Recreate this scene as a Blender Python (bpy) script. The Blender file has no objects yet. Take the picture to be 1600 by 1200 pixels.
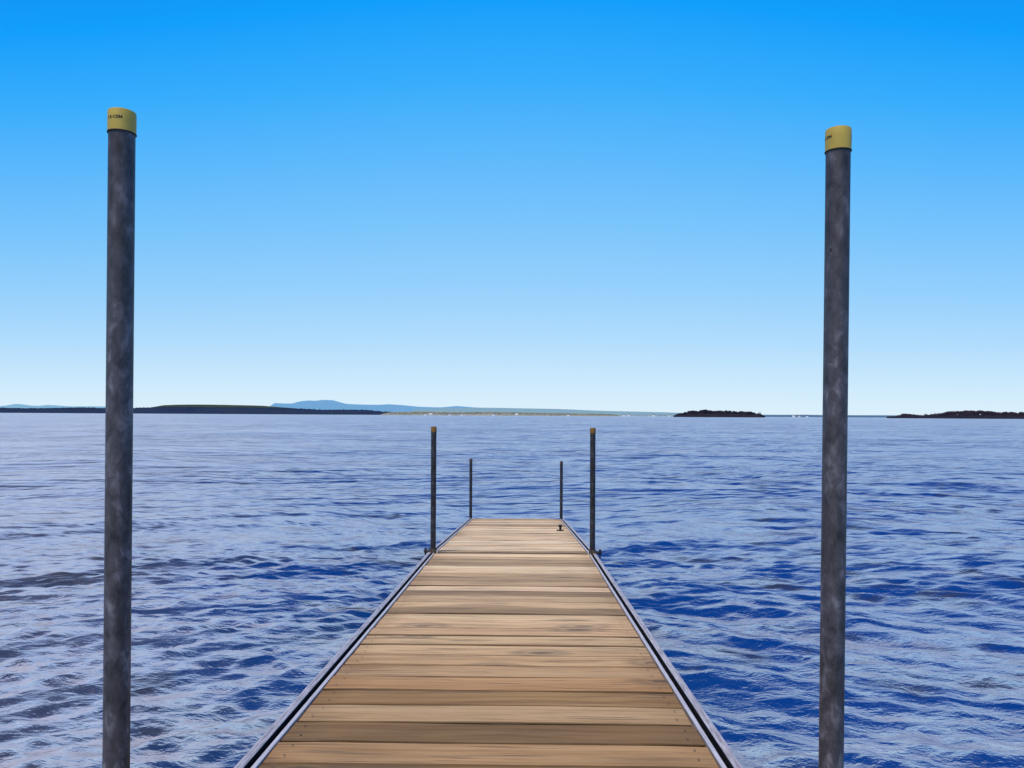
import bpy, bmesh, math, random
import numpy as np
from mathutils import Vector, Matrix
random.seed(7)
S = 0.8
CH = 2.35*S                      # camera height above the water
F = 1200.0
scene = bpy.context.scene
COL = scene.collection
YAW = 0.01417
HZ0, ROLL = 648.9, 0.0055

def srgb(r, g, b):
    f = lambda c: c/12.92 if c <= 0.04045 else ((c+0.055)/1.055)**2.4
    return (f(r/255), f(g/255), f(b/255), 1)

# ------------------------------------------------------------------ helpers
FWD = Vector((-math.sin(YAW), math.cos(YAW), 0)); RGT = Vector((math.cos(YAW), math.sin(YAW), 0))
def at(px, py, D):
    hz = HZ0+(px-800)*ROLL
    p = FWD*D+RGT*(D*(px-800)/F)
    p.z = CH+(hz-py)/F*D
    return p

def tag(o, label=None, cat=None, group=None, kind=None):
    if label: o['label'] = label
    if cat: o['category'] = cat
    if group: o['group'] = group
    if kind: o['kind'] = kind
    return o
def link_mesh(name, me, mat=None, parent=None, smooth=False):
    if mat is not None:
        for m in (mat if isinstance(mat, (list, tuple)) else [mat]): me.materials.append(m)
    o = bpy.data.objects.new(name, me); COL.objects.link(o)
    if parent: o.parent = parent
    if smooth:
        me.polygons.foreach_set('use_smooth', [True]*len(me.polygons))
    return o
def obj(name, bm, mat, parent=None, smooth=False, auto=None):
    me = bpy.data.meshes.new(name); bm.normal_update(); bm.to_mesh(me); bm.free()
    o = link_mesh(name, me, mat, parent, smooth)
    if auto is not None:
        me.polygons.foreach_set('use_smooth', [True]*len(me.polygons))
        me.set_sharp_from_angle(angle=auto)
    return o
def empty(name, loc):
    o = bpy.data.objects.new(name, None); COL.objects.link(o); o.location = loc
    o.empty_display_size = 0.1
    return o
def box(bm, x0, x1, y0, y1, z0, z1, bev=0, mi=0):
    r = bmesh.ops.create_cube(bm, size=1)
    vs = r['verts']
    for v in vs:
        v.co = Vector(((x0+x1)/2+v.co.x*(x1-x0), (y0+y1)/2+v.co.y*(y1-y0), (z0+z1)/2+v.co.z*(z1-z0)))
    fs = set(f for v in vs for f in v.link_faces)
    for f in fs: f.material_index = mi
    if bev:
        es = set(e for v in vs for e in v.link_edges)
        r2 = bmesh.ops.bevel(bm, geom=list(es), offset=bev, segments=2, profile=0.6, affect='EDGES')
        for f in r2['faces']: f.material_index = mi
def lathe(bm, prof, n=48, M=None, mi=0):
    rings = []
    for (r, z) in prof:
        ring = []
        for k in range(n):
            a = 2*math.pi*k/n
            v = Vector((r*math.cos(a), r*math.sin(a), z))
            if M: v = M @ v
            ring.append(bm.verts.new(v))
        rings.append(ring)
    for i in range(len(rings)-1):
        for k in range(n):
            f = bm.faces.new((rings[i][k], rings[i][(k+1) % n], rings[i+1][(k+1) % n], rings[i+1][k])); f.material_index = mi
    for ring, rev in ((rings[0], True), (rings[-1], False)):
        f = bm.faces.new(list(reversed(ring)) if rev else ring); f.material_index = mi

# ------------------------------------------------------------------ node helper
class NT:
    def __init__(s, name):
        s.m = bpy.data.materials.new(name); s.m.use_nodes = True
        s.t = s.m.node_tree; s.n = s.t.nodes; s.n.clear()
        s.out = s.n.new('ShaderNodeOutputMaterial')
    def new(s, t, **kw):
        nd = s.n.new(t)
        for k, v in kw.items():
            if k.startswith('i_'):
                nd.inputs[k[2:].replace('_', ' ')].default_value = v
            else: setattr(nd, k, v)
        return nd
    def L(s, a, b): s.t.links.new(a, b)
    def coord(s, scale=(1, 1, 1), kind='Object', loc=(0, 0, 0)):
        c = s.new('ShaderNodeTexCoord'); mp = s.new('ShaderNodeMapping')
        mp.inputs['Scale'].default_value = scale; mp.inputs['Location'].default_value = loc
        s.L(c.outputs[kind], mp.inputs[0]); return mp.outputs[0]
    def noise(s, vec, scale, detail=4, rough=.55, dist=0):
        nd = s.new('ShaderNodeTexNoise'); nd.inputs['Scale'].default_value = scale
        nd.inputs['Detail'].default_value = detail; nd.inputs['Roughness'].default_value = rough
        nd.inputs['Distortion'].default_value = dist
        s.L(vec, nd.inputs['Vector']); return nd.outputs['Fac']
    def ramp(s, fac, stops):
        r = s.new('ShaderNodeValToRGB'); el = r.color_ramp.elements
        while len(el) > 1: el.remove(el[-1])
        el[0].position = stops[0][0]; el[0].color = stops[0][1]
        for p, c in stops[1:]:
            e = el.new(p); e.color = c
        s.L(fac, r.inputs[0]); return r.outputs[0]
    def math(s, op, a, b=None, c=None, clamp=False):
        nd = s.new('ShaderNodeMath', operation=op); nd.use_clamp = clamp
        for i, v in enumerate((a, b, c)):
            if v is None: continue
            if isinstance(v, (int, float)): nd.inputs[i].default_value = v
            else: s.L(v, nd.inputs[i])
        return nd.outputs[0]
    def mix(s, fac, a, b, mode='MIX'):
        nd = s.new('ShaderNodeMix', data_type='RGBA', blend_type=mode)
        for i, v in ((0, fac), (6, a), (7, b)):
            if isinstance(v, (int, float, tuple)): nd.inputs[i].default_value = v
            else: s.L(v, nd.inputs[i])
        return nd.outputs[2]
    def bump(s, h, strength=.3, dist=.01, normal=None):
        nd = s.new('ShaderNodeBump'); nd.inputs['Strength'].default_value = strength
        nd.inputs['Distance'].default_value = dist; s.L(h, nd.inputs['Height'])
        if normal: s.L(normal, nd.inputs['Normal'])
        return nd.outputs[0]
    def bsdf(s, color=None, rough=.6, metal=0, normal=None, spec=.5, ior=1.45):
        b = s.new('ShaderNodeBsdfPrincipled')
        for k, v in (('Base Color', color), ('Roughness', rough), ('Metallic', metal), ('Specular IOR Level', spec)):
            if v is None: continue
            if isinstance(v, (int, float, tuple)): b.inputs[k].default_value = v
            else: s.L(v, b.inputs[k])
        b.inputs['IOR'].default_value = ior
        if normal: s.L(normal, b.inputs['Normal'])
        s.L(b.outputs[0], s.out.inputs[0]); return b

def g(v): return (v, v, v, 1)

# ---- materials
def wood_mat():
    t = NT('weathered_wood')
    at_ = t.new('ShaderNodeAttribute', attribute_name='board')
    geo = t.new('ShaderNodeTexCoord')
    rnd = at_.outputs['Fac']
    off = t.new('ShaderNodeCombineXYZ')
    t.L(t.math('MULTIPLY', rnd, 37.0), off.inputs[0]); t.L(t.math('MULTIPLY', rnd, 11.0), off.inputs[2]); t.L(t.math('MULTIPLY', rnd, 3.7), off.inputs[1])
    va = t.new('ShaderNodeVectorMath', operation='ADD'); t.L(geo.outputs['Object'], va.inputs[0]); t.L(off.outputs[0], va.inputs[1])
    P = va.outputs[0]
    def mp(sc):
        m = t.new('ShaderNodeMapping'); m.inputs['Scale'].default_value = sc; t.L(P, m.inputs[0]); return m.outputs[0]
    # knots
    vor = t.new('ShaderNodeTexVoronoi', voronoi_dimensions='2D'); vor.inputs['Scale'].default_value = 1.0; t.L(mp((1.5, 3.2, 1)), vor.inputs['Vector'])
    kd = vor.outputs['Distance']
    warp = t.math('MULTIPLY', t.math('SMOOTH_MIN', kd, .45, .2), 3.0)
    wv = t.new('ShaderNodeVectorMath', operation='ADD')
    cw = t.new('ShaderNodeCombineXYZ'); t.L(warp, cw.inputs[1])
    m2 = mp((.8, 30, 1)); t.L(m2, wv.inputs[0]); t.L(cw.outputs[0], wv.inputs[1])
    grain = t.noise(wv.outputs[0], 1.0, 8, .76, .25)
    fine = t.noise(mp((5, 260, 5)), 1.0, 4, .7)
    blot = t.noise(mp((1.6, 5, 1)), 1.0, 3, .5, .4)
    c = t.ramp(grain, [(.25, srgb(128, 104, 78)), (.40, srgb(174, 150, 120)), (.52, srgb(194, 172, 142)), (.75, srgb(212, 194, 168))])
    tone = t.ramp(rnd, [(0, srgb(150, 132, 104)), (.14, srgb(178, 156, 120)), (.3, srgb(214, 192, 156)), (.45, srgb(230, 218, 198)), (.6, srgb(220, 190, 154)), (.8, srgb(232, 212, 180)), (1, srgb(190, 170, 136))])
    c = t.mix(.95, c, tone, 'MULTIPLY')
    c = t.mix(1.0, c, (1.86, 1.86, 1.78, 1), 'MULTIPLY')
    bl = t.ramp(blot, [(.28, g(.72)), (.45, g(1.0)), (.72, g(1.10))])
    c = t.mix(.8, c, bl, 'MULTIPLY')
    fl = t.ramp(fine, [(.3, g(.62)), (.48, g(1.0)), (.8, g(1.06))])
    c = t.mix(.7, c, fl, 'MULTIPLY')
    # dark weather streaks
    st = t.noise(mp((1.4, 34, 2)), 1.0, 5, .7, .8)
    sm = t.ramp(st, [(.60, g(0)), (.72, g(.7))])
    c = t.mix(sm, c, srgb(120, 106, 84))
    # knot rings
    sel = t.ramp(vor.outputs['Color'], [(.0, g(0)), (.50, g(0)), (.56, g(1))])
    kn = t.ramp(t.math('ADD', kd, t.math('MULTIPLY', t.math('SUBTRACT', grain, .5), .25)), [(0, g(1)), (.06, g(.8)), (.10, g(.25)), (.15, g(.55)), (.24, g(0))])
    kk = t.math('MULTIPLY', t.math('MULTIPLY', kn, sel), t.ramp(fine, [(.3, g(1)), (.7, g(.55))]))
    c = t.mix(kk, c, srgb(98, 88, 76))
    dirt_shade = t.new('ShaderNodeAttribute', attribute_name='dirt_shade')  # joint dirt plus the shadow of the gaps, both coloured onto board edges
    c = t.mix(t.math('MULTIPLY', dirt_shade.outputs['Fac'], .97), c, srgb(34, 26, 18))
    # large scale wetness and dirt, running over several boards
    big = t.noise(t.coord((.7, 1.3, 1)), 1.0, 3, .6)
    bm_ = t.ramp(big, [(.32, (.84, .81, .77, 1)), (.5, (.96, .95, .93, 1)), (.65, (1.05, 1.05, 1.06, 1))])
    c = t.mix(.75, c, bm_, 'MULTIPLY')
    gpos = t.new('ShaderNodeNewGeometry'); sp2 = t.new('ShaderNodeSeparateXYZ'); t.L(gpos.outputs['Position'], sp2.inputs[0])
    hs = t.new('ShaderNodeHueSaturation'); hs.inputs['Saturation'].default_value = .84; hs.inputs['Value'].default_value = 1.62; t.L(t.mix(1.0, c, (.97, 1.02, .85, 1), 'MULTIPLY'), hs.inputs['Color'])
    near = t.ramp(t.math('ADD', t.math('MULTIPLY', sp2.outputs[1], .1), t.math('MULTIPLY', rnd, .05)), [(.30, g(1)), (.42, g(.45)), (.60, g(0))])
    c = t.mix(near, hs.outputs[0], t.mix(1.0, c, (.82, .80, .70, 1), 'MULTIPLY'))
    # thin dark checks following the grain
    ck = t.noise(mp((2.2, 95, 2)), 1.0, 4, .6, .3)
    c = t.mix(t.ramp(ck, [(.56, g(0)), (.64, g(.75))]), c, srgb(120, 98, 72))
    # darker brown weathering on the board ends beside the rails
    sep = t.new('ShaderNodeSeparateXYZ'); t.L(geo.outputs['Object'], sep.inputs[0])
    ex = t.math('ABSOLUTE', t.math('ADD', sep.outputs[0], 0.084))
    ed = t.math('ADD', ex, t.math('MULTIPLY', t.math('SUBTRACT', blot, .5), .5))
    em = t.ramp(ed, [(.50, g(0)), (.68, g(.45))])
    c = t.mix(em, c, t.mix(1.0, c, (.50, .42, .34, 1), 'MULTIPLY'))
    hgt = t.math('ADD', t.math('MULTIPLY', grain, .6), t.math('MULTIPLY', fine, .5))
    hgt = t.math('SUBTRACT', hgt, t.math('MULTIPLY', sm, .3))
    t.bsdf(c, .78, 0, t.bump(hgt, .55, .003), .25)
    return t.m

def galv_mat(name='galvanised_steel', dark=1.0):
    t = NT(name)
    v = t.coord((1, 1, .55))
    vor = t.new('ShaderNodeTexVoronoi'); vor.inputs['Scale'].default_value = 55; t.L(v, vor.inputs['Vector'])
    n1 = t.noise(v, 34, 5, .62, .3); n2 = t.noise(v, 5, 3, .5); n3 = t.noise(v, 90, 4, .7)
    k = t.math('ADD', t.math('MULTIPLY', n1, .75), t.math('MULTIPLY', vor.outputs['Color'], .10))
    k = t.math('ADD', k, t.math('MULTIPLY', n3, .15))
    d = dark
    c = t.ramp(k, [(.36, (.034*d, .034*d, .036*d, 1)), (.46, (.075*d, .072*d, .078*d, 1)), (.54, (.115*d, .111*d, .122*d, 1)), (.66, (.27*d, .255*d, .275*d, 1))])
    c = t.mix(t.ramp(n2, [(.4, g(0)), (.65, g(.5))]), c, (.055*d, .044*d, .038*d, 1))
    spot = t.new('ShaderNodeTexVoronoi'); spot.inputs['Scale'].default_value = 15; t.L(t.coord((1, 1, .8), loc=(3, 1, 2)), spot.inputs['Vector'])
    sp = t.ramp(spot.outputs['Distance'], [(.03, g(.7)), (.06, g(0))])
    c = t.mix(sp, c, (.01, .01, .012, 1))
    t.bsdf(c, t.math('ADD', .42, t.math('MULTIPLY', n1, .25)), .35, t.bump(n1, .25, .002), .4)
    return t.m

def cap_mat(name, a, b):
    t = NT(name)
    n = t.noise(t.coord((1, 1, 1)), 30, 4, .6, .5)
    n2 = t.noise(t.coord((1, 1, .3)), 9, 3, .6)
    c = t.mix(t.ramp(n, [(.35, g(0)), (.7, g(1))]), a, b)
    c = t.mix(t.ramp(n2, [(.5, g(0)), (.75, g(.5))]), c, tuple(x*.6 for x in a[:3])+(1,))
    t.bsdf(c, .55, 0, t.bump(n, .1, .001), .4)
    return t.m

def simple_noise(name, a, b, scale=10, rough=.6, metal=0, sc=(1, 1, 1), bump=.2, lo=.35, hi=.65):
    t = NT(name)
    n = t.noise(t.coord(sc), scale, 5, .65, .3)
    c = t.mix(t.ramp(n, [(lo, g(0)), (hi, g(1))]), a, b)
    t.bsdf(c, rough, metal, t.bump(n, bump, .002), .5)
    return t.m

M_WOOD = wood_mat()
M_GALV = galv_mat('galvanised_steel', 1.0)
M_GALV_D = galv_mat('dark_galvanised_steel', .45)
M_CAP = cap_mat('yellow_plastic', (.58, .43, .075, 1), (.46, .34, .065, 1))
M_CAP_D = cap_mat('weathered_amber_plastic', (.26, .13, .02, 1), (.14, .08, .02, 1))
M_CAP_G = cap_mat('faded_brown_plastic', (.10, .08, .06, 1), (.06, .055, .055, 1))
M_BLACK = simple_noise('black_rubber_slot_shade', (.010, .010, .011, 1), (.022, .022, .024, 1), 60, .6)
M_INK = simple_noise('black_ink', (.02, .016, .01, 1), (.035, .028, .015, 1), 90, .7)
M_ALU = simple_noise('weathered_aluminium', (.40, .35, .32, 1), (.80, .72, .66, 1), 9, .55, .2, (14, 1.2, 14), .3)
M_ALU2 = simple_noise('bright_aluminium', (.62, .54, .48, 1), (.90, .80, .72, 1), 6, .45, .15, (14, 1.2, 14), .2)
M_RUST = simple_noise('rusty_bracket_steel', (.05, .04, .028, 1), (.16, .125, .085, 1), 40, .7, .3)
M_IRON = simple_noise('dark_iron', (.012, .012, .014, 1), (.05, .045, .04, 1), 60, .5, .5)
M_FRAME = simple_noise('frame_underside_steel', (.05, .05, .055, 1), (.1, .1, .11, 1), 12, .6, .4)

# ------------------------------------------------------------------ water
def wave_field(X, Y, spacing):
    rs = np.random.RandomState(11)
    H = np.zeros_like(X); DX = np.zeros_like(X); DY = np.zeros_like(X)
    sm = lambda e0, e1, v: (lambda q: q*q*(3-2*q))(np.clip((v-e0)/(e1-e0), 0, 1))
    ang = np.arctan2(X, np.maximum(Y, .5))
    wr = sm(-.25, .35, ang)                 # right side of the dock
    R = np.sqrt(X*X+Y*Y)
    # slowly wandering amplitude, so that gusty patches differ
    gust = .85+.28*np.sin(X*.31+1.2+.6*np.sin(Y*.17))*np.sin(Y*.23+.7*np.sin(X*.19))
    sets = []
    for i in range(16):
        sets.append(('A', rs.uniform(.8, 2.4), math.radians(50+rs.normal()*15), .025))
    for i in range(38):
        sets.append(('B', rs.uniform(.10, .34), math.radians(112+rs.normal()*24), .044))
    for i in range(30):
        sets.append(('A2', rs.uniform(.13, .52), math.radians(68+rs.normal()*22), .044))
    for i in range(22):
        sets.append(('C', math.exp(rs.uniform(math.log(.09), math.log(.8))), math.radians(90+rs.normal()*38), .034))
    for i in range(8):
        sets.append(('D', rs.uniform(4, 22), math.radians(70+rs.normal()*30), .012))
    for kind, lam, th, ak in sets:
        k = 2*math.pi/lam; a = ak/k
        kx, ky = math.cos(th), math.sin(th)
        ph = rs.uniform(0, 6.28)
        w = {'A': .14+.95*wr, 'A2': .15+.9*wr, 'B': 1.05-.65*wr, 'C': 1.0, 'D': 1.0}[kind]
        att = np.clip((lam/spacing-2.5)/3.0, 0, 1)
        wob = .35*np.sin(X*.9/lam*.6+ph)*1.0+.35*np.sin(Y*.7/lam*.6+2*ph)
        arg = k*(kx*X+ky*Y)+ph+wob
        amp = a*w*att*(gust if kind != 'D' else 1)
        H += amp*np.sin(arg)
        c = np.cos(arg)*amp*(.85 if lam > .7 else .5)
        DX += kx*c; DY += ky*c
    return H, DX, DY

def build_water():
    fine = np.radians(np.arange(-40, 40.001, .085))
    rest = np.radians(np.arange(42, 320, 4.0))
    A = np.concatenate([fine, rest])
    n = len(A)
    R = [1.1]
    while R[-1] < 14: R.append(R[-1]*1.0032)
    while R[-1] < 90: R.append(R[-1]*1.0042)
    while R[-1] < 900: R.append(R[-1]*1.009)
    while R[-1] < 60000: R.append(R[-1]*1.12)
    R = np.array(R); m = len(R)
    rr, aa = np.meshgrid(R, A, indexing='ij')
    X = rr*np.sin(aa); Y = rr*np.cos(aa)
    dr = np.gradient(R)[:, None]*np.ones_like(aa)
    dA = np.gradient(A); dA[len(fine):] = math.radians(4)
    sp = np.maximum(dr, rr*dA[None, :]*.8)
    H, DX, DY = wave_field(X, Y, sp)
    V = np.stack([X+DX, Y+DY, H], -1).reshape(-1, 3)
    V = np.concatenate([V, [[0, 0, 0]]])
    i, j = np.meshgrid(np.arange(m-1), np.arange(n), indexing='ij')
    j2 = (j+1) % n
    Q = np.stack([i*n+j, i*n+j2, (i+1)*n+j2, (i+1)*n+j], -1).reshape(-1, 4)
    c = m*n
    T = np.stack([np.full(n, c), np.arange(n), (np.arange(n)+1) % n], -1)[:, ::-1]
    loops = np.concatenate([Q.ravel(), T.ravel()])
    starts = np.concatenate([np.arange(len(Q))*4, len(Q)*4+np.arange(n)*3])
    me = bpy.data.meshes.new('water')
    me.vertices.add(len(V)); me.vertices.foreach_set('co', V.ravel())
    me.loops.add(len(loops)); me.loops.foreach_set('vertex_index', loops.astype(np.int32))
    me.polygons.add(len(starts)); me.polygons.foreach_set('loop_start', starts.astype(np.int32))
    me.update(calc_edges=True)
    me.polygons.foreach_set('use_smooth', np.ones(len(starts), dtype=bool))
    return me

def water_mat():
    t = NT('lake_water')
    # ripples finer than the modelled waves
    v = t.coord((1, 1.6, 1))
    r1 = t.noise(v, 10.0, 4, .6, .4)
    r2 = t.noise(t.coord((1, 1.9, 1), loc=(5, 3, 0)), 3.4, 4, .62, .3)
    r3 = t.noise(t.coord((.35, 1.0, 1), loc=(15, 3, 0)), .55, 5, .62, .4)
    r4 = t.noise(t.coord((.6, 1.0, 1), loc=(40, 3, 0)), .16, 5, .65, .5)
    r5 = t.noise(t.coord((.5, 1.0, 1), loc=(70, 3, 0)), .035, 5, .7, .5)
    b = t.bump(r5, .8, 7.0)
    b = t.bump(r4, .8, 2.0, b)
    b = t.bump(r3, .25, .4, b)
    b = t.bump(r2, .5, .09, b)
    b = t.bump(r1, .7, .026, b)
    fr = t.new('ShaderNodeFresnel'); fr.inputs['IOR'].default_value = 1.34; t.L(b, fr.inputs['Normal'])
    geo = t.new('ShaderNodeNewGeometry'); sep = t.new('ShaderNodeSeparateXYZ'); t.L(geo.outputs['Position'], sep.inputs[0])
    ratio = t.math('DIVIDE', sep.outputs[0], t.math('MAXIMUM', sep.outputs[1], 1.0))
    pale_left = t.math('MULTIPLY_ADD', ratio, -1.9, -.12, clamp=True)        # leftward mask: painted sky reflection grows stronger and paler
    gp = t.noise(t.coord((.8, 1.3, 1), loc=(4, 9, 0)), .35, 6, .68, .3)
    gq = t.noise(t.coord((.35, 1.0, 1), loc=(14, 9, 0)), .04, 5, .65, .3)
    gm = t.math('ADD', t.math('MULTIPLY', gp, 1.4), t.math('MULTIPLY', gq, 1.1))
    gm = t.math('MULTIPLY', gm, t.math('MULTIPLY_ADD', pale_left, .55, 1.0))
    fac_c = t.ramp(t.math('MULTIPLY', fr.outputs[0], gm), [(0, g(0)), (.035, g(0)), (.11, g(.17)), (.19, g(.62)), (.27, g(1))])
    fac = t.math('MULTIPLY', fac_c, 1.0)
    # body: deep cobalt near the dock, greyer water over to the left and in patches
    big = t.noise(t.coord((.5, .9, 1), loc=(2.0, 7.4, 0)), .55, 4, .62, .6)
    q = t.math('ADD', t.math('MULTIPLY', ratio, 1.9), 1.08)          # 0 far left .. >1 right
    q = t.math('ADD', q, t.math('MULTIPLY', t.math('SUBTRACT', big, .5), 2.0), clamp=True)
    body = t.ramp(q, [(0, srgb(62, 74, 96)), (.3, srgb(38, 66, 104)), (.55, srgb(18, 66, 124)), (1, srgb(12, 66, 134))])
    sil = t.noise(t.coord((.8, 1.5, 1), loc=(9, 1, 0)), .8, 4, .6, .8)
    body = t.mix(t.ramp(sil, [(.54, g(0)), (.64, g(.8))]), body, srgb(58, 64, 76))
    dif = t.new('ShaderNodeBsdfDiffuse'); t.L(body, dif.inputs[0]); dif.inputs['Roughness'].default_value = .3
    gl = t.new('ShaderNodeBsdfGlossy'); gl.inputs['Color'].default_value = (.95, .93, .95, 1)
    gl.inputs['Roughness'].default_value = .12; t.L(b, gl.inputs['Normal'])
    sh = t.new('ShaderNodeBsdfDiffuse'); t.L(t.mix(pale_left, (.52, .60, .62, 1), (.70, .69, .66, 1)), sh.inputs[0])     # pale sky reflection painted as diffuse colour on grazing facets
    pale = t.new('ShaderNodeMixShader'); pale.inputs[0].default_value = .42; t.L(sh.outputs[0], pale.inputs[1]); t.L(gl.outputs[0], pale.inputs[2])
    mx = t.new('ShaderNodeMixShader'); t.L(fac, mx.inputs[0]); t.L(dif.outputs[0], mx.inputs[1]); t.L(pale.outputs[0], mx.inputs[2])
    t.L(mx.outputs[0], t.out.inputs[0])
    return t.m
water = link_mesh('water', build_water(), water_mat()); tag(water, 'blue choppy lake water', None, None, 'structure')

# ------------------------------------------------------------------ dock
XL, XR = -.968*S, .757*S            # outer edges of the frame
Y0, Y1, Y2 = 1.83*S, 7.9*S, 13.96*S
def zdeck(y):
    if y <= Y1: return CH-S*1.09-.0417*y
    return CH-S*1.419-.076*(y-Y1)
dock = empty('dock', (0, Y0, 0))
tag(dock, 'long wooden plank dock with aluminium side rails running out into the lake', 'dock')
bpy.context.view_layer.update()
W_OUT, W_SLOT, W_IN = .026, .017, .014
IN_L = XL+W_OUT+W_SLOT+W_IN+.005; IN_R = XR-(W_OUT+W_SLOT+W_IN+.005)
def slope_mat(ya, yb):
    a = math.atan2(zdeck(yb-1e-4)-zdeck(ya+1e-4), yb-ya)
    return Matrix.Translation((0, ya, zdeck(ya+1e-4))) @ Matrix.Rotation(a, 4, 'X')
def in_dock(o, M):
    o.parent = dock; o.matrix_parent_inverse = Matrix.Identity(4)
    o.matrix_basis = Matrix.Translation(-Vector(dock.location)) @ M
    return o

def planks(y_start, y_end, M, length, seed, phase):
    rs = random.Random(seed)
    bm = bmesh.new(); lay = bm.faces.layers.float.new('board'); ld = bm.faces.layers.float.new('dirt_shade')
    P = .16
    y = phase
    edges = []
    while y < length+.001:
        edges.append(y+rs.uniform(-.006, .006) if 0 < y < length-.05 else y); y += P
    if edges[0] > .02: edges.insert(0, 0.004)
    if length-edges[-1] > .03: edges.append(length-.003)
    for i in range(len(edges)-1):
        a, b = edges[i], edges[i+1]
        r = rs.random()
        ga = rs.choice([.003, .0045, .006, .009]); gb = rs.choice([.003, .004, .006])
        zt = rs.uniform(-.0022, .0022); tilt = rs.uniform(-.0018, .0018); th = .034
        skA, skB = rs.uniform(-.0025, .0025), rs.uniform(-.0015, .0015)
        N = 10
        xs = [IN_L+rs.uniform(0, .004)+(IN_R-IN_L-.005)*k/N for k in range(N+1)]
        xs[-1] = IN_R-rs.uniform(0, .004)
        bev = rs.uniform(.003, .0055); dj = (rs.uniform(.8, 1), rs.uniform(.6, 1))
        cup = rs.uniform(-.001, .0018); ph = rs.uniform(0, 6.3); bow = rs.uniform(0, .0018)
        prev = None; start = None
        for k, x in enumerate(xs):
            u = (x-IN_L)/(IN_R-IN_L)-.5
            wob = bow*math.sin(u*7+ph)
            ya = a+ga+skA*u+wob*.5; yb = b-gb+skB*u+wob*.4
            z = zt+wob
            ed = (.002 if k in (0, N) else 0)
            ring = [bm.verts.new(q) for q in ((x, ya, z-tilt-th), (x, ya, z-tilt-bev), (x, ya+bev, z-tilt-ed), (x, (ya+yb)/2, z+cup-ed),
                                              (x, yb-bev, z+tilt-ed), (x, yb, z+tilt-bev), (x, yb, z+tilt-th))]
            if prev:
                for q in range(len(ring)-1):
                    f = bm.faces.new((prev[q], ring[q], ring[q+1], prev[q+1])); f[lay] = r
                    if q in (0, 1, 4, 5): f[ld] = (.75 if q in (1, 4) else 1)*dj[0 if q < 3 else 1]  # sides and bevels darkened for joint dirt and painted gap shadow
                f = bm.faces.new((prev[-1], ring[-1], ring[0], prev[0])); f[lay] = r
            else:
                f = bm.faces.new(ring); f[lay] = r
            prev = ring
        f = bm.faces.new(list(reversed(prev))); f[lay] = r
        # screw heads, sunk a little into each board
        for xx in (IN_L+.045, IN_R-.045):
            for yy in (a+.045, b-.045):
                if b-a < .12: continue
                n = 8; cx = xx+rs.uniform(-.008, .008); cy = yy+rs.uniform(-.006, .006)
                vs = [bm.verts.new((cx+.0035*math.cos(6.283*q/n), cy+.0035*math.sin(6.283*q/n), zt+max(cup, 0)*.9+abs(tilt)+.0022)) for q in range(n)]
                f = bm.faces.new(vs); f.material_index = 1; f[lay] = r
    bmesh.ops.recalc_face_normals(bm, faces=bm.faces[:])
    o = obj('decking', bm, [M_WOOD, M_RUST], auto=math.radians(25))
    return in_dock(o, M)

def rail(side, M, length, mname='side_rail'):
    """extruded aluminium edge: outer lip, dark slot and inner lip"""
    s = -1 if side < 0 else 1
    E = XL if side < 0 else XR
    X = lambda d: E-s*d
    a, b = .006, length-.006
    bm = bmesh.new()
    prof = [(0, -.13), (0, .004), (.003, .007), (.012, .0075), (.013, .0055), (.018, .0055), (.019, .0075), (W_OUT-.003, .007), (W_OUT, .004), (W_OUT, -.030),
            (W_OUT+W_SLOT, -.030), (W_OUT+W_SLOT, .001), (W_OUT+W_SLOT+.002, .003), (W_OUT+W_SLOT+W_IN-.002, .003), (W_OUT+W_SLOT+W_IN, .001),
            (W_OUT+W_SLOT+W_IN, -.045), (.010, -.045), (.010, -.122), (.04, -.122), (.04, -.13)]
    rings = []
    N = 6
    for k in range(N+1):
        y = a+(b-a)*k/N
        rings.append([bm.verts.new((X(d), y, z)) for d, z in prof])
    n = len(prof)
    for k in range(N):
        for q in range(n):
            f = bm.faces.new((rings[k][q], rings[k][(q+1) % n], rings[k+1][(q+1) % n], rings[k+1][q]))
            if q in (9,): f.material_index = 1
            if q in (8, 10): f.material_index = 1  # slot walls and floor coloured black for the shade inside the recess
            if q in (11, 12, 13): f.material_index = 2
    bm.faces.new(rings[0]); bm.faces.new(list(reversed(rings[-1])))
    bmesh.ops.recalc_face_normals(bm, faces=bm.faces[:])
    o = obj(mname, bm, [M_ALU, M_BLACK, M_ALU2], auto=math.radians(40))
    return in_dock(o, M)

def frame_under(M, length):
    bm = bmesh.new()
    n = 6
    for k in range(n+1):
        y = .02+(length-.06)*k/n
        box(bm, XL+.012, XR-.012, y, y+.035, -.125, -.050, .003)
    for x in (IN_L+.15, IN_R-.19):
        box(bm, x, x+.04, .06, length-.06, -.049, -.040)
    return in_dock(obj('underframe', bm, M_FRAME), M)

# landward section only its end matters; near and far sections carry the view
Mback = slope_mat(-2.6, Y0); Lb = (Y0+2.6)*math.sqrt(1+.0417**2)-.02
M1 = slope_mat(Y0, Y1); L1 = (Y1-Y0)*math.sqrt(1+.0417**2)-.012
M2 = slope_mat(Y1, Y2); L2 = (Y2-Y1)*math.sqrt(1+.076**2)
for (M, Lg, sd) in ((Mback, Lb, 3), (M1, L1, 21), (M2, L2, 42)):
    planks(0, 0, M, Lg, sd, .0 if sd != 42 else .02)
    for s in (-1, 1): rail(s, M, Lg)
    frame_under(M, Lg)
# end cap board of the far section
bm = bmesh.new(); box(bm, XL+.001, XR-.001, L2-.003, L2+.012, -.13, -.012, .002)
in_dock(obj('end_beam', bm, M_ALU), M2)

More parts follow.
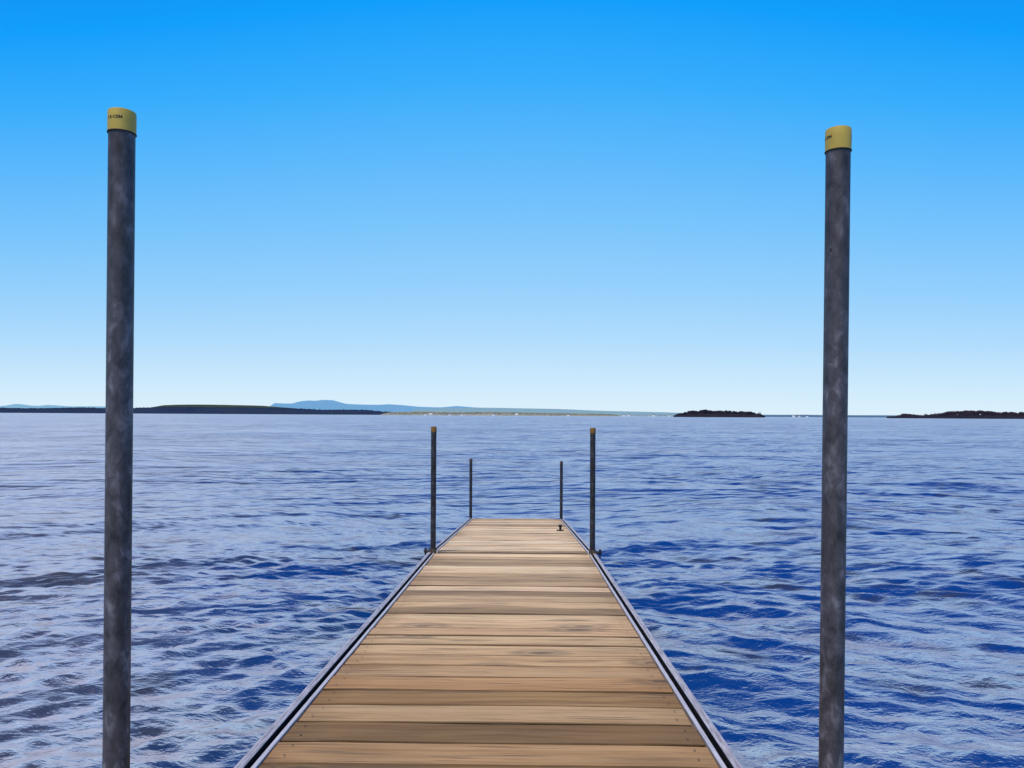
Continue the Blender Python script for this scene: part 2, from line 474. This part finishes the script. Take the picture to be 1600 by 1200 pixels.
# small mooring cleat near the far right corner: base plate, short stem
def cleat():
    Yc = 11.06*S; Xc = at(876.5, 700, 11.06*S).x
    M = Matrix.Translation((Xc, Yc, zdeck(Yc)+.003))
    bm = bmesh.new()
    box(bm, -.044, .040, -.022, .022, 0, .007, .002)
    for x in (-.03, .028): lathe(bm, [(.006, .007), (.006, .011), (.003, .012)], 8, Matrix.Translation((x, 0, 0)))
    base = in_dock(obj('cleat', bm, M_IRON, auto=math.radians(30)), M)
    bm = bmesh.new()
    lathe(bm, [(.018, .007), (.014, .012), (.013, .030), (.016, .042), (.021, .052), (.021, .064), (.015, .070)], 20)
    box(bm, -.026, .014, -.008, .008, .050, .062, .003)
    st = obj('stem', bm, M_IRON, base, auto=math.radians(30))
cleat()

# ------------------------------------------------------------------ posts
def text_on_cap(txt, r, z, size, a0, mat, parent, name='lettering'):
    cu = bpy.data.curves.new('lettering', 'FONT'); cu.body = txt; cu.size = size; cu.extrude = .0; cu.offset = size*.028
    to = bpy.data.objects.new('tmp', cu); COL.objects.link(to)
    bpy.context.view_layer.update()
    me = bpy.data.meshes.new_from_object(to.evaluated_get(bpy.context.evaluated_depsgraph_get()))
    bpy.data.objects.remove(to)
    bm = bmesh.new(); bm.from_mesh(me); bpy.data.meshes.remove(me)
    bmesh.ops.subdivide_edges(bm, edges=bm.edges[:], cuts=1)
    for v in bm.verts:
        a = a0+v.co.x*1.12/r
        v.co = Vector((r*math.cos(a), r*math.sin(a), z+v.co.y))
    o = obj(name, bm, mat, parent)
    return o

def post(foot, top_z, lean, R, cap_h, cap_m, pipe_m, label, text=None, bracket=None, text_a=None, ringd=.0018):
    root = empty('dock_post', (foot.x, foot.y, foot.z))
    root.rotation_euler = (0, lean, 0)
    tag(root, label, 'post', 'galvanised pipe posts holding the dock')
    h = top_z-foot.z
    bm = bmesh.new()
    n = 14
    lathe(bm, [(R, -foot.z-1.6)]+[(R, -foot.z-1.6+(h+foot.z+1.6-cap_h*.3)*k/n) for k in range(1, n+1)], 48)
    obj('pipe', bm, pipe_m, root, auto=math.radians(40))
    rc = R*1.055
    bm = bmesh.new()
    z0 = h-cap_h
    lathe(bm, [(rc, z0), (rc+.0002, z0+cap_h*.5), (rc, h-.0035), (rc-.0008, h-.0012), (rc-.003, h)], 56)
    cap = obj('cap', bm, cap_m, root, auto=math.radians(40))
    bm = bmesh.new()
    lathe(bm, [(rc+.0002, z0-ringd), (rc+.0009, z0-ringd*.6), (rc+.0009, z0+.0002), (rc-.001, z0+.0008)], 56)
    obj('cap_rim', bm, M_BLACK, cap, auto=math.radians(40))
    if text:
        for tx, aa in text:
            text_on_cap(tx, rc+.00045, z0+cap_h*.50, cap_h*.185, aa, M_INK, cap)
    if bracket:
        s = bracket                      # -1: handle points left, +1: right
        bm = bmesh.new()
        w = R+.005
        # square pocket around the pipe, built as four plates with bevelled edges
        zc0, zc1 = -.020, .036
        lathe(bm, [(R+.001, zc0), (w+.002, zc0), (w+.002, zc1), (R+.001, zc1)], 32)
        box(bm, -w-.001, w+.001, w-.006, w+.006, zc0-.05, zc1-.004, .002)
        clamp = obj('clamp', bm, M_RUST, root, auto=math.radians(30))
        bm = bmesh.new()                 # bright mounting plate against the inner side of the post
        xa, xb = sorted((-s*(w+.003), -s*(w+.011)))
        box(bm, xa, xb, -.030, .030, -.10, .024, .002)
        obj('mounting_plate', bm, M_ALU2, clamp)
        bm = bmesh.new()                 # clamp screw with its T handle
        Mx = Matrix.Rotation(math.pi/2*s, 4, 'Y')
        lathe(bm, [(.016, R), (.016, R+.018), (.010, R+.019), (.010, R+.044)], 16, Matrix.Translation((0, 0, .010)) @ Mx)
        for (zz, rr) in ((.030, .010), (.010, .016), (-.016, .008), (-.030, .0075)):
            bmesh.ops.create_uvsphere(bm, u_segments=12, v_segments=8, radius=rr, matrix=Matrix.Translation((s*(R+.040), 0, zz)))
        lathe(bm, [(.0070, -.034), (.0070, .032)], 12, Matrix.Translation((s*(R+.040), 0, 0)))
        obj('screw_handle', bm, M_IRON, clamp, auto=math.radians(40))
    return root

RP = .0232
def place_foot(px, D, y=None):
    p = at(px, 700, D); p.z = 0; return p
# near pair
pl = at(186.6, 649, 1.80*S); zf = zdeck(Y0)
def leaned(p, lean, z): return Vector((p.x-math.tan(lean)*(CH-z), p.y, z))
post(leaned(pl, .0035, zf), at(188, 174.5, 1.80*S).z, .0035, RP, .041*1.0, M_CAP, M_GALV,
     'nearest galvanised post left of the dock with black lettering on its yellow cap', text=[('I R-CEM', math.radians(-128))])
pr = at(1304.8, 651, 1.87*S)
post(leaned(pr, .006, zf), at(1309, 202, 1.87*S).z, .006, RP-.0005, .0435, M_CAP, M_GALV,
     'nearest galvanised post right of the dock, yellow cap with only lettering edges showing', text=[('R-CEM', math.radians(-202)), ('I CEM', math.radians(-39))])
# middle pair, clamped at the section joint
for px, sgn, ty, ln in ((677.8, -1, 666.5, .0), (926.6, 1, 668.5, -.002)):
    p = at(px, 860, 7.9*S); z = zdeck(Y1)
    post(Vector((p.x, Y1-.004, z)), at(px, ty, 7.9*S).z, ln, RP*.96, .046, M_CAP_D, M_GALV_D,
         'middle post on the %s edge of the dock with amber cap and screw clamp' % ('left' if sgn < 0 else 'right'), bracket=sgn)
# far pair at the outer end
for px, sd, ty in ((736.3, 'left', 716.5), (877.6, 'right', 720.5)):
    p = at(px, 811, 14.02*S); z = zdeck(Y2)
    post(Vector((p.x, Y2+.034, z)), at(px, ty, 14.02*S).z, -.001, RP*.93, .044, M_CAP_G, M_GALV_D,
         'farthest thin post at the %s corner of the dock end with brownish cap' % sd)

# ------------------------------------------------------------------ distant land
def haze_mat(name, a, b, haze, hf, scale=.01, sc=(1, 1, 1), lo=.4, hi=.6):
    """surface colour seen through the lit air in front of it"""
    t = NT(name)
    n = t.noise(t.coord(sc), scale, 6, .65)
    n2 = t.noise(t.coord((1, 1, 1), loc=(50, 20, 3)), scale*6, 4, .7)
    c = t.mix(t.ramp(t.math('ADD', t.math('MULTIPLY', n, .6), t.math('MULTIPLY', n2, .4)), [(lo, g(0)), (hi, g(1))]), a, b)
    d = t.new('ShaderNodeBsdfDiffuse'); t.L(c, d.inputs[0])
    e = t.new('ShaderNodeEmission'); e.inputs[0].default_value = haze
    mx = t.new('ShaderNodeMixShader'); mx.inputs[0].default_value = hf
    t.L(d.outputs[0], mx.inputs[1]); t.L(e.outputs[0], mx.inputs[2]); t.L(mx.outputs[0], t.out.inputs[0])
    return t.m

def interp(pts, x):
    for (x0, y0), (x1, y1) in zip(pts, pts[1:]):
        if x0 <= x <= x1:
            u = (x-x0)/(x1-x0+1e-9); return y0+(y1-y0)*u
    return pts[-1][1] if x > pts[-1][0] else pts[0][1]

def ridge(name, pts, D, depth, mat, label, step=3, rough=.25, seed=1, spill=1.0):
    """hill land: shore line in front, crest behind, back slope; crest follows pts (px, py)"""
    rs = np.random.RandomState(seed)
    xs = np.arange(pts[0][0], pts[-1][0]+.1, step)
    rows = [(-.02, -.4), (0, .0), (.12, .42), (.3, .72), (.5, .92), (.7, 1.0), (1.0, .93), (1.5, .55), (2.2, -.3)]
    ph = rs.uniform(0, 6, 8)
    bm = bmesh.new(); grid = []
    for x in xs:
        py = interp(pts, x)
        ns = sum(math.sin(x*f+p)/(i+1) for i, (f, p) in enumerate(zip((.05, .13, .31, .7, 1.4), ph)))
        hgt = max(at(x, py, D).z, 0.0)
        hgt = hgt*(1+0*ns)+ns*rough*D/F
        end = min(1, (x-pts[0][0])/(step*2+1e-6), (pts[-1][0]-x)/(step*2+1e-6))
        col = []
        for i, (dv, hv) in enumerate(rows):
            DD = D*(1+0)+depth*(dv-.7)
            q = at(x, 600, DD); nn = math.sin(x*.21*(i+1)+ph[i % 8])*.06
            q.z = max(hgt, .3)*(hv+(nn if 0 < i < 5 else 0))*(.35+.65*max(end, 0)) if hv > 0 else -1.0
            col.append(bm.verts.new(q))
        grid.append(col)
    for i in range(len(grid)-1):
        for k in range(len(rows)-1):
            bm.faces.new((grid[i][k], grid[i+1][k], grid[i+1][k+1], grid[i][k+1]))
    bmesh.ops.recalc_face_normals(bm, faces=bm.faces[:])
    o = obj(name, bm, mat, smooth=True); tag(o, label, None, None, 'structure')
    return o

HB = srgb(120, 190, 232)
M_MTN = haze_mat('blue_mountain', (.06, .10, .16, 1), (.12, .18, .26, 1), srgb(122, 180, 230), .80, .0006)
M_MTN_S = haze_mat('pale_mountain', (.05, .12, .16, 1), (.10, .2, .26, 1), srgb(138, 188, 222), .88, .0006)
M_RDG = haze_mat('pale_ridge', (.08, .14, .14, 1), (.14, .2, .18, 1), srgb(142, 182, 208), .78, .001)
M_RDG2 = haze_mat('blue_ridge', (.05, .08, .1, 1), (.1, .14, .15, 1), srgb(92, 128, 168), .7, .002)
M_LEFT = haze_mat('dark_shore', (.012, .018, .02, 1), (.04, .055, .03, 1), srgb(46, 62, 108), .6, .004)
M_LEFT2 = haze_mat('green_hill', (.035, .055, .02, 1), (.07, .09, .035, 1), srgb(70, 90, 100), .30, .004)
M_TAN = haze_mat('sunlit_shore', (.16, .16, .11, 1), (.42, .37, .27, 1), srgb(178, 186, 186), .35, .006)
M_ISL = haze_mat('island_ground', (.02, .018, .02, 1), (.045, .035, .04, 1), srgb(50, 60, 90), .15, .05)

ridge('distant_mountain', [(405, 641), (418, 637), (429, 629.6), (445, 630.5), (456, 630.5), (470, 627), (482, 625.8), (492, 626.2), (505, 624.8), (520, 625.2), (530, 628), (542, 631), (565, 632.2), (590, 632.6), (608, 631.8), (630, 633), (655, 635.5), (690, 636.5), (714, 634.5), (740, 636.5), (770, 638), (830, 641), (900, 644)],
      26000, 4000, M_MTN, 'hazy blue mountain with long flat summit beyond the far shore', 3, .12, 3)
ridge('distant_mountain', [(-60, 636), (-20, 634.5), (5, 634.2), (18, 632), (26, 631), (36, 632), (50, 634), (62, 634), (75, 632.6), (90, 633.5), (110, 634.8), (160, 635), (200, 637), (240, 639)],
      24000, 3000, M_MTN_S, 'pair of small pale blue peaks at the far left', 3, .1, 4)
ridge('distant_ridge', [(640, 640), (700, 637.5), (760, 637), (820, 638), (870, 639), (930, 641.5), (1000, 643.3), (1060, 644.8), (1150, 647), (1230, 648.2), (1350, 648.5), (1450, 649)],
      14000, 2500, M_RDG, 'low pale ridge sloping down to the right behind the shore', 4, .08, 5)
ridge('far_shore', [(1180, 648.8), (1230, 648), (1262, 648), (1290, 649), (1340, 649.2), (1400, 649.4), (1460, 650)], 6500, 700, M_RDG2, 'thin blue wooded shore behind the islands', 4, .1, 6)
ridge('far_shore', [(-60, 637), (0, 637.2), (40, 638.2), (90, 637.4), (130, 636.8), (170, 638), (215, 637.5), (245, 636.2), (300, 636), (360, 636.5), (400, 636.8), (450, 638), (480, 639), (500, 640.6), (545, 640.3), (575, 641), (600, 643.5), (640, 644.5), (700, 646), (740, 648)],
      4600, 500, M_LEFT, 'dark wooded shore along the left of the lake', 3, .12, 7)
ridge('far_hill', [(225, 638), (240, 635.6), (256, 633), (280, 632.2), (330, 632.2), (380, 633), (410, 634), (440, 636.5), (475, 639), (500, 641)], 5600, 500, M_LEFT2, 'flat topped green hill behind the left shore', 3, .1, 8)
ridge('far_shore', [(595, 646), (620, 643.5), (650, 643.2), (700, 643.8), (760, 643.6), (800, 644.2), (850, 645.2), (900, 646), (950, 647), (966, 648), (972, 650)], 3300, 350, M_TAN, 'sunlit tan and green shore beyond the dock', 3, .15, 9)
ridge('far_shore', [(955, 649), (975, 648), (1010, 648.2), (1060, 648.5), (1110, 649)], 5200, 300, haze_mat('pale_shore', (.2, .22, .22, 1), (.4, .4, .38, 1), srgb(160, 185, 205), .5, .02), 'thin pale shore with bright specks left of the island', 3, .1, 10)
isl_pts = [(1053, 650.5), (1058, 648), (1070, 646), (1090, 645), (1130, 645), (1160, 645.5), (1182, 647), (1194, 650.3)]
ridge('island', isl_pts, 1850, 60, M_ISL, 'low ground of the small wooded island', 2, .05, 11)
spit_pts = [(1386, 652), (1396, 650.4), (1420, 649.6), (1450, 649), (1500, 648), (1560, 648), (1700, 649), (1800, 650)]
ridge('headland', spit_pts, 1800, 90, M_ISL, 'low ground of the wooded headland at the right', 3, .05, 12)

# ---- foliage
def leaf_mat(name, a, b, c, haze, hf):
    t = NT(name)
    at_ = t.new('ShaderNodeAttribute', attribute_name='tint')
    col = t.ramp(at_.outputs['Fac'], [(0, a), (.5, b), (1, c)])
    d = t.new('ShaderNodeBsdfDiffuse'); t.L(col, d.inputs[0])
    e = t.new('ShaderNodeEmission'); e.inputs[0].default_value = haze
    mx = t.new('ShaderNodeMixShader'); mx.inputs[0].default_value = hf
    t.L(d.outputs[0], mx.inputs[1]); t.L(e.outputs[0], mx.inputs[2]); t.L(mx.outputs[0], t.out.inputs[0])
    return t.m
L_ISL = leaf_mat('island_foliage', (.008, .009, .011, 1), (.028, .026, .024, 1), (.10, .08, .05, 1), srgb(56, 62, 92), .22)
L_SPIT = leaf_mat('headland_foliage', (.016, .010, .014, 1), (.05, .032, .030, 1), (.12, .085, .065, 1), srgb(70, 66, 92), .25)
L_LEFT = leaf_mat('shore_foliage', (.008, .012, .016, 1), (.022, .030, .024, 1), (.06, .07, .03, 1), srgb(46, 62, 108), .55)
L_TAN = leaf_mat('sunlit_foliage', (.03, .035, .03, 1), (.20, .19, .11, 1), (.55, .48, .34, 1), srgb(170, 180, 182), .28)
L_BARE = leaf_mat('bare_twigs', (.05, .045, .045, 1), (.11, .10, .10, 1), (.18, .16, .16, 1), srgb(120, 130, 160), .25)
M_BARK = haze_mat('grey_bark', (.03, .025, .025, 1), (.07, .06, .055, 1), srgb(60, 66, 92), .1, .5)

class Leaves:
    def __init__(s): s.v = []; s.t = []
    def crown(s, c, rx, ry, rz, n, size, rs, base=.5, flat=0):
        for _ in range(n):
            while True:
                p = rs.uniform(-1, 1, 3)
                if p@p <= 1: break
            p = p*(1-.25*abs(p[2]))
            d = np.array((p[0]*rx, p[1]*ry, p[2]*rz))+np.array(c)
            u = rs.normal(size=3); u /= np.linalg.norm(u); w = np.cross(u, rs.normal(size=3)); w /= np.linalg.norm(w)
            sz = size*rs.uniform(.6, 1.3)
            for a, b in ((-1, -1), (1, -.8), (.8, 1), (-1, .9)): s.v.append(d+u*a*sz*.5+w*b*sz*.5)
            s.t.append(min(max(base+.25*p[2]+rs.normal()*.16, 0), 1))
    def mesh(s, name):
        V = np.array(s.v); n = len(s.t)
        me = bpy.data.meshes.new(name)
        me.vertices.add(len(V)); me.vertices.foreach_set('co', V.ravel())
        me.loops.add(n*4); me.loops.foreach_set('vertex_index', np.arange(n*4, dtype=np.int32))
        me.polygons.add(n); me.polygons.foreach_set('loop_start', np.arange(n, dtype=np.int32)*4)
        me.update(calc_edges=True)
        at_ = me.attributes.new('tint', 'FLOAT', 'FACE'); at_.data.foreach_set('value', np.array(s.t, dtype=np.float32))
        return me

def wood(name, label, top_pts, D, dspread, n, crown_px, nleaf, leaf, mat, seed, base=.4):
    """a far-off wood: crowns from the shore up to the tree line given in top_pts"""
    rs = np.random.RandomState(seed); L = Leaves()
    x0, x1 = top_pts[0][0], top_pts[-1][0]
    for i in range(n):
        x = rs.uniform(x0, x1); py = interp(top_pts, x)
        DD = D+rs.uniform(-1, 1)*dspread
        top = max(at(x, py, D).z, 1.5)*(DD/D)
        r = crown_px*D/F*rs.uniform(.6, 1.25)*.5
        u = rs.uniform(0, 1)**.6
        zc = max(top*u-r*.8, r*.35)
        if rs.uniform() < .45: zc = max(top-r*rs.uniform(.8, 1.15), r*.3)
        q = at(x, 600, DD)
        L.crown((q.x, q.y, zc), r, r, min(r*rs.uniform(.8, 1.2), max(top*.6, 1)), nleaf, leaf, rs, base+rs.normal()*.13)
    o = link_mesh(name, L.mesh(name), mat); tag(o, label, 'woods', None, 'stuff')
    return o
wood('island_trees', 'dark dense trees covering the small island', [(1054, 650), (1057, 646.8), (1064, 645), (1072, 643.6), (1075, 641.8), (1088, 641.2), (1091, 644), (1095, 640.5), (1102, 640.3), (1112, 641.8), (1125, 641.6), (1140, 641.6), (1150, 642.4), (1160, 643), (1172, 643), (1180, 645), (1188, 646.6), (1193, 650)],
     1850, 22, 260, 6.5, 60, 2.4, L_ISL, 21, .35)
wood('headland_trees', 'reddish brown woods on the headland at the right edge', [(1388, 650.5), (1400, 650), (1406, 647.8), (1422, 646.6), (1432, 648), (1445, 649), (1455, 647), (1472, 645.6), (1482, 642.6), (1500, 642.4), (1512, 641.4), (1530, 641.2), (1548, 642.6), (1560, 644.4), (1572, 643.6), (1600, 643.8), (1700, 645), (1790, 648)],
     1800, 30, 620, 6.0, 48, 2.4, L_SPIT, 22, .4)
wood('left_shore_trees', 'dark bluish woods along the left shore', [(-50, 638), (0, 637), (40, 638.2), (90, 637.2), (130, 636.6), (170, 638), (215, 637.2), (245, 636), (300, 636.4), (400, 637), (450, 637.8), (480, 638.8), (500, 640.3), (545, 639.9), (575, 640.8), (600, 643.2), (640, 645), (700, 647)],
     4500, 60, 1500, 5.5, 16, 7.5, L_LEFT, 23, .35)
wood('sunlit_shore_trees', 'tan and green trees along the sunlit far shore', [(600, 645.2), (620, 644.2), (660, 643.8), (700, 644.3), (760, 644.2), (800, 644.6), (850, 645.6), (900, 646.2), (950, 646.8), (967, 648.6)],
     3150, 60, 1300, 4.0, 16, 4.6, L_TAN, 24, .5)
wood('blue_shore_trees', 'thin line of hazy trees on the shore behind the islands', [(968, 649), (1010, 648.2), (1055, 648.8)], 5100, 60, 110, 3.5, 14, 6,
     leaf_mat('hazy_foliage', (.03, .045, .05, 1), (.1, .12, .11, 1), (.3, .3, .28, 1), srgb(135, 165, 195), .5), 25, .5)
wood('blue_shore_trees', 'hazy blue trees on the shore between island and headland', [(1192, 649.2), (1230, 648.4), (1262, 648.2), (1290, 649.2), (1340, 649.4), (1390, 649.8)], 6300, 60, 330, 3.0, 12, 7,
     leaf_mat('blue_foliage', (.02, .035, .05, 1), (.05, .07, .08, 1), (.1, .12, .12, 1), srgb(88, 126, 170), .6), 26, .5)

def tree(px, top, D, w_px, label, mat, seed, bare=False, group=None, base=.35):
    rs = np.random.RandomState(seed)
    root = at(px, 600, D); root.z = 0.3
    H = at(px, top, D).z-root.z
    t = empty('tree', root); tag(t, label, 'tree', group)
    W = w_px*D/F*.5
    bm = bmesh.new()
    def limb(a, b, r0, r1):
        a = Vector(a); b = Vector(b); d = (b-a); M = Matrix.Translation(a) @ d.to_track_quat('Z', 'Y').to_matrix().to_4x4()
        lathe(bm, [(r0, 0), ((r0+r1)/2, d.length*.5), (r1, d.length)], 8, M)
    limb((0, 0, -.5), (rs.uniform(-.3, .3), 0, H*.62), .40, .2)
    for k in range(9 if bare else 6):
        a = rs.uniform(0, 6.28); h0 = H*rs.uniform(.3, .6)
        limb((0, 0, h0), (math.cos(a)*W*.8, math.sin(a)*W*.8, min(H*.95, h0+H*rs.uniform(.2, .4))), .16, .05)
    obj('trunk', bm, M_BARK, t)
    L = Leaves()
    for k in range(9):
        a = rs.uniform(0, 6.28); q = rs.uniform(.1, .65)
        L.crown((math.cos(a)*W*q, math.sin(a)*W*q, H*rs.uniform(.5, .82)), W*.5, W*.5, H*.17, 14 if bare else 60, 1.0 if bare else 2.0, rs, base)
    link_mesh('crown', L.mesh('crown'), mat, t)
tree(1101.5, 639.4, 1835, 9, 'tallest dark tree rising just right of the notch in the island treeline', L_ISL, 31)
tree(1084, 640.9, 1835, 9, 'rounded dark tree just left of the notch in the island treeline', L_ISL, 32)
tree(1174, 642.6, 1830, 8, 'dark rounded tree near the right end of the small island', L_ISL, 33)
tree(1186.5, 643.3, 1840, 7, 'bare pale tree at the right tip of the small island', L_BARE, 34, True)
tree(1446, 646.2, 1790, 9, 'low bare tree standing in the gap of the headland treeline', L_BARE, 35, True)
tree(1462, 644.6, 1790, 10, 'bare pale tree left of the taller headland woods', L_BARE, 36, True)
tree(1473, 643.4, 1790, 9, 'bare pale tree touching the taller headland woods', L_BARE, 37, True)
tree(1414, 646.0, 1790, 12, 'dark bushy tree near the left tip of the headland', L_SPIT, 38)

# ---- houses on the far shore
M_WHITE = haze_mat('white_siding', (.75, .75, .74, 1), (.82, .82, .8, 1), srgb(225, 232, 240), .35, .3)  # emission share also lets the siding glow, to brighten the small houses
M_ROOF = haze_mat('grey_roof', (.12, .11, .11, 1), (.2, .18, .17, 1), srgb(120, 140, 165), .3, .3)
def house(px, base_py, D, w, h, label, group=None):
    p = at(px, base_py, D); p.z = max(p.z, .6)
    t = empty('house', p); tag(t, label, 'house', group); t.rotation_euler = (0, 0, random.uniform(-.3, .3))
    dpt = w*.6
    bm = bmesh.new()
    box(bm, -w/2, w/2, -dpt/2, dpt/2, -3, h)
    for s in (-1, 1):
        bm.faces.new([bm.verts.new(q) for q in ((s*w/2, -dpt/2, h), (s*w/2, dpt/2, h), (s*w/2, 0, h*1.45))])
    obj('wall', bm, M_WHITE, t)
    bm = bmesh.new(); o = .5
    a = [(-w/2-o, -dpt/2-o, h-.4), (w/2+o, -dpt/2-o, h-.4), (w/2+o, 0, h*1.5), (-w/2-o, 0, h*1.5), (w/2+o, dpt/2+o, h-.4), (-w/2-o, dpt/2+o, h-.4)]
    v = [bm.verts.new(q) for q in a]
    bm.faces.new((v[0], v[1], v[2], v[3])); bm.faces.new((v[3], v[2], v[4], v[5]))
    obj('roof', bm, M_ROOF, t)
for px, by, D, w, h, lab in (
    (100, 645.2, 4380, 14, 6, 'small pale house on the dark shore at the far left of the nearest left post'),
    (341, 645.9, 4380, 14, 6, 'small pale house at the water below the flat green hill'),
    (446, 646.8, 4380, 16, 7, 'left one of two close pale houses on the dark shore below the mountain'),
    (455, 646.8, 4380, 14, 7, 'right one of two close pale houses on the dark shore below the mountain'),
    (487, 646.4, 4380, 13, 6, 'pale house on the dark shore right below the mountain summit'),
    (664.5, 649.2, 3050, 9, 4, 'low white house at the waterline just left of the middle left post'),
    (673, 647.3, 3080, 13, 5, 'wide bright white house above the middle left post on the sunlit shore'),
    (702.5, 649.6, 3050, 9, 4, 'small white house at the waterline between the middle left and far left posts'),
    (721, 648.8, 3060, 8, 4, 'small white house on the sunlit shore just left of the far left post'),
    (771, 649.5, 3050, 10, 5, 'white house at the waterline beyond the dock centre'),
    (807.5, 647.4, 3080, 12, 4, 'pale long house uphill on the sunlit shore beyond the dock centre'),
    (888, 650.0, 3050, 9, 5, 'white house at the waterline right of the far right post'),
    (975, 650.6, 4900, 16, 9, 'white building just past the right end of the sunlit shore'),
    (982, 650.6, 4900, 14, 11, 'tall white building just past the right end of the sunlit shore'),
    (1021, 650.9, 4900, 18, 9, 'white building midway between sunlit shore and island'),
    (1046, 650.9, 4900, 10, 8, 'narrow white building just left of the island'),
    (1240, 652.1, 6000, 18, 12, 'brightest white building on the blue shore left of the nearest right post'),
    (1249, 652.0, 6000, 12, 9, 'middle one of three white buildings on the blue shore right of the island'),
    (1261, 652.1, 6000, 16, 8, 'white building on the blue shore closest to the nearest right post')):
    house(px, by, D, w, h, lab, 'white houses along the far shore')

# ------------------------------------------------------------------ light
AZ, EL = math.radians(-150), math.radians(60)       # azimuth measured from +Y towards +X
sd = Vector((math.sin(AZ)*math.cos(EL), math.cos(AZ)*math.cos(EL), math.sin(EL)))
sun = bpy.data.lights.new('sun', 'SUN'); sun.energy = 2.6; sun.angle = math.radians(20); sun.color = (1, .84, .66)
so = bpy.data.objects.new('sun', sun); COL.objects.link(so); so.rotation_euler = sd.to_track_quat('Z', 'Y').to_euler()
w = bpy.data.worlds.new('World'); scene.world = w; w.use_nodes = True
nt = w.node_tree; nt.nodes.clear()
N = nt.nodes.new
out = N('ShaderNodeOutputWorld'); bg = N('ShaderNodeBackground'); nt.links.new(bg.outputs[0], out.inputs[0])
sky = N('ShaderNodeTexSky'); sky.sky_type = 'NISHITA'; sky.sun_disc = False; sky.sun_elevation = EL; sky.sun_rotation = AZ
sky.ozone_density = 3.0; sky.dust_density = .6
sk = N('ShaderNodeVectorMath'); sk.operation = 'SCALE'; sk.inputs[3].default_value = .08; nt.links.new(sky.outputs[0], sk.inputs[0])
tc = N('ShaderNodeTexCoord'); sp = N('ShaderNodeSeparateXYZ'); nt.links.new(tc.outputs['Generated'], sp.inputs[0])
def wm(op, a, b):
    m = N('ShaderNodeMath'); m.operation = op
    for i, v in enumerate((a, b)):
        if isinstance(v, (int, float)): m.inputs[i].default_value = v
        else: nt.links.new(v, m.inputs[i])
    return m.outputs[0]
x2 = wm('MULTIPLY', sp.outputs[0], sp.outputs[0])
tt = wm('ADD', sp.outputs[2], wm('MULTIPLY', wm('MULTIPLY', x2, sp.outputs[2]), .95))
rp = N('ShaderNodeValToRGB'); nt.links.new(tt, rp.inputs[0])
stops = [(0, (224, 243, 255)), (.04, (207, 236, 255)), (.10, (178, 222, 255)), (.16, (153, 211, 255)), (.24, (124, 199, 255)), (.32, (94, 187, 255)), (.40, (54, 175, 255)), (.48, (8, 160, 255)), (.7, (4, 110, 220)), (1, (6, 84, 180))]
el = rp.color_ramp.elements
el[0].position = 0; el[0].color = srgb(*stops[0][1]); el[1].position = 1; el[1].color = srgb(*stops[-1][1])
for p, c in stops[1:-1]:
    e = el.new(p); e.color = srgb(*c)
mxn = N('ShaderNodeMix'); mxn.data_type = 'RGBA'; mxn.inputs[0].default_value = .04
nt.links.new(rp.outputs[0], mxn.inputs[6]); nt.links.new(sk.outputs[0], mxn.inputs[7])
nt.links.new(mxn.outputs[2], bg.inputs[0]); bg.inputs[1].default_value = 1.0

# ------------------------------------------------------------------ camera
cam = bpy.data.cameras.new('camera'); cam.lens = 27; cam.sensor_width = 36; cam.clip_start = .05; cam.clip_end = 120000
cam.shift_y = (HZ0-600)/1600
co = bpy.data.objects.new('camera', cam); COL.objects.link(co); co.location = (0, 0, CH)
co.matrix_world = Matrix.Translation((0, 0, CH)) @ Matrix.Rotation(YAW, 4, 'Z') @ Matrix.Rotation(math.pi/2, 4, 'X') @ Matrix.Rotation(ROLL, 4, 'Z')
scene.camera = co
scene.view_settings.view_transform = 'Standard'; scene.view_settings.look = 'None'; scene.view_settings.exposure = 0
scene.render.engine = 'CYCLES'
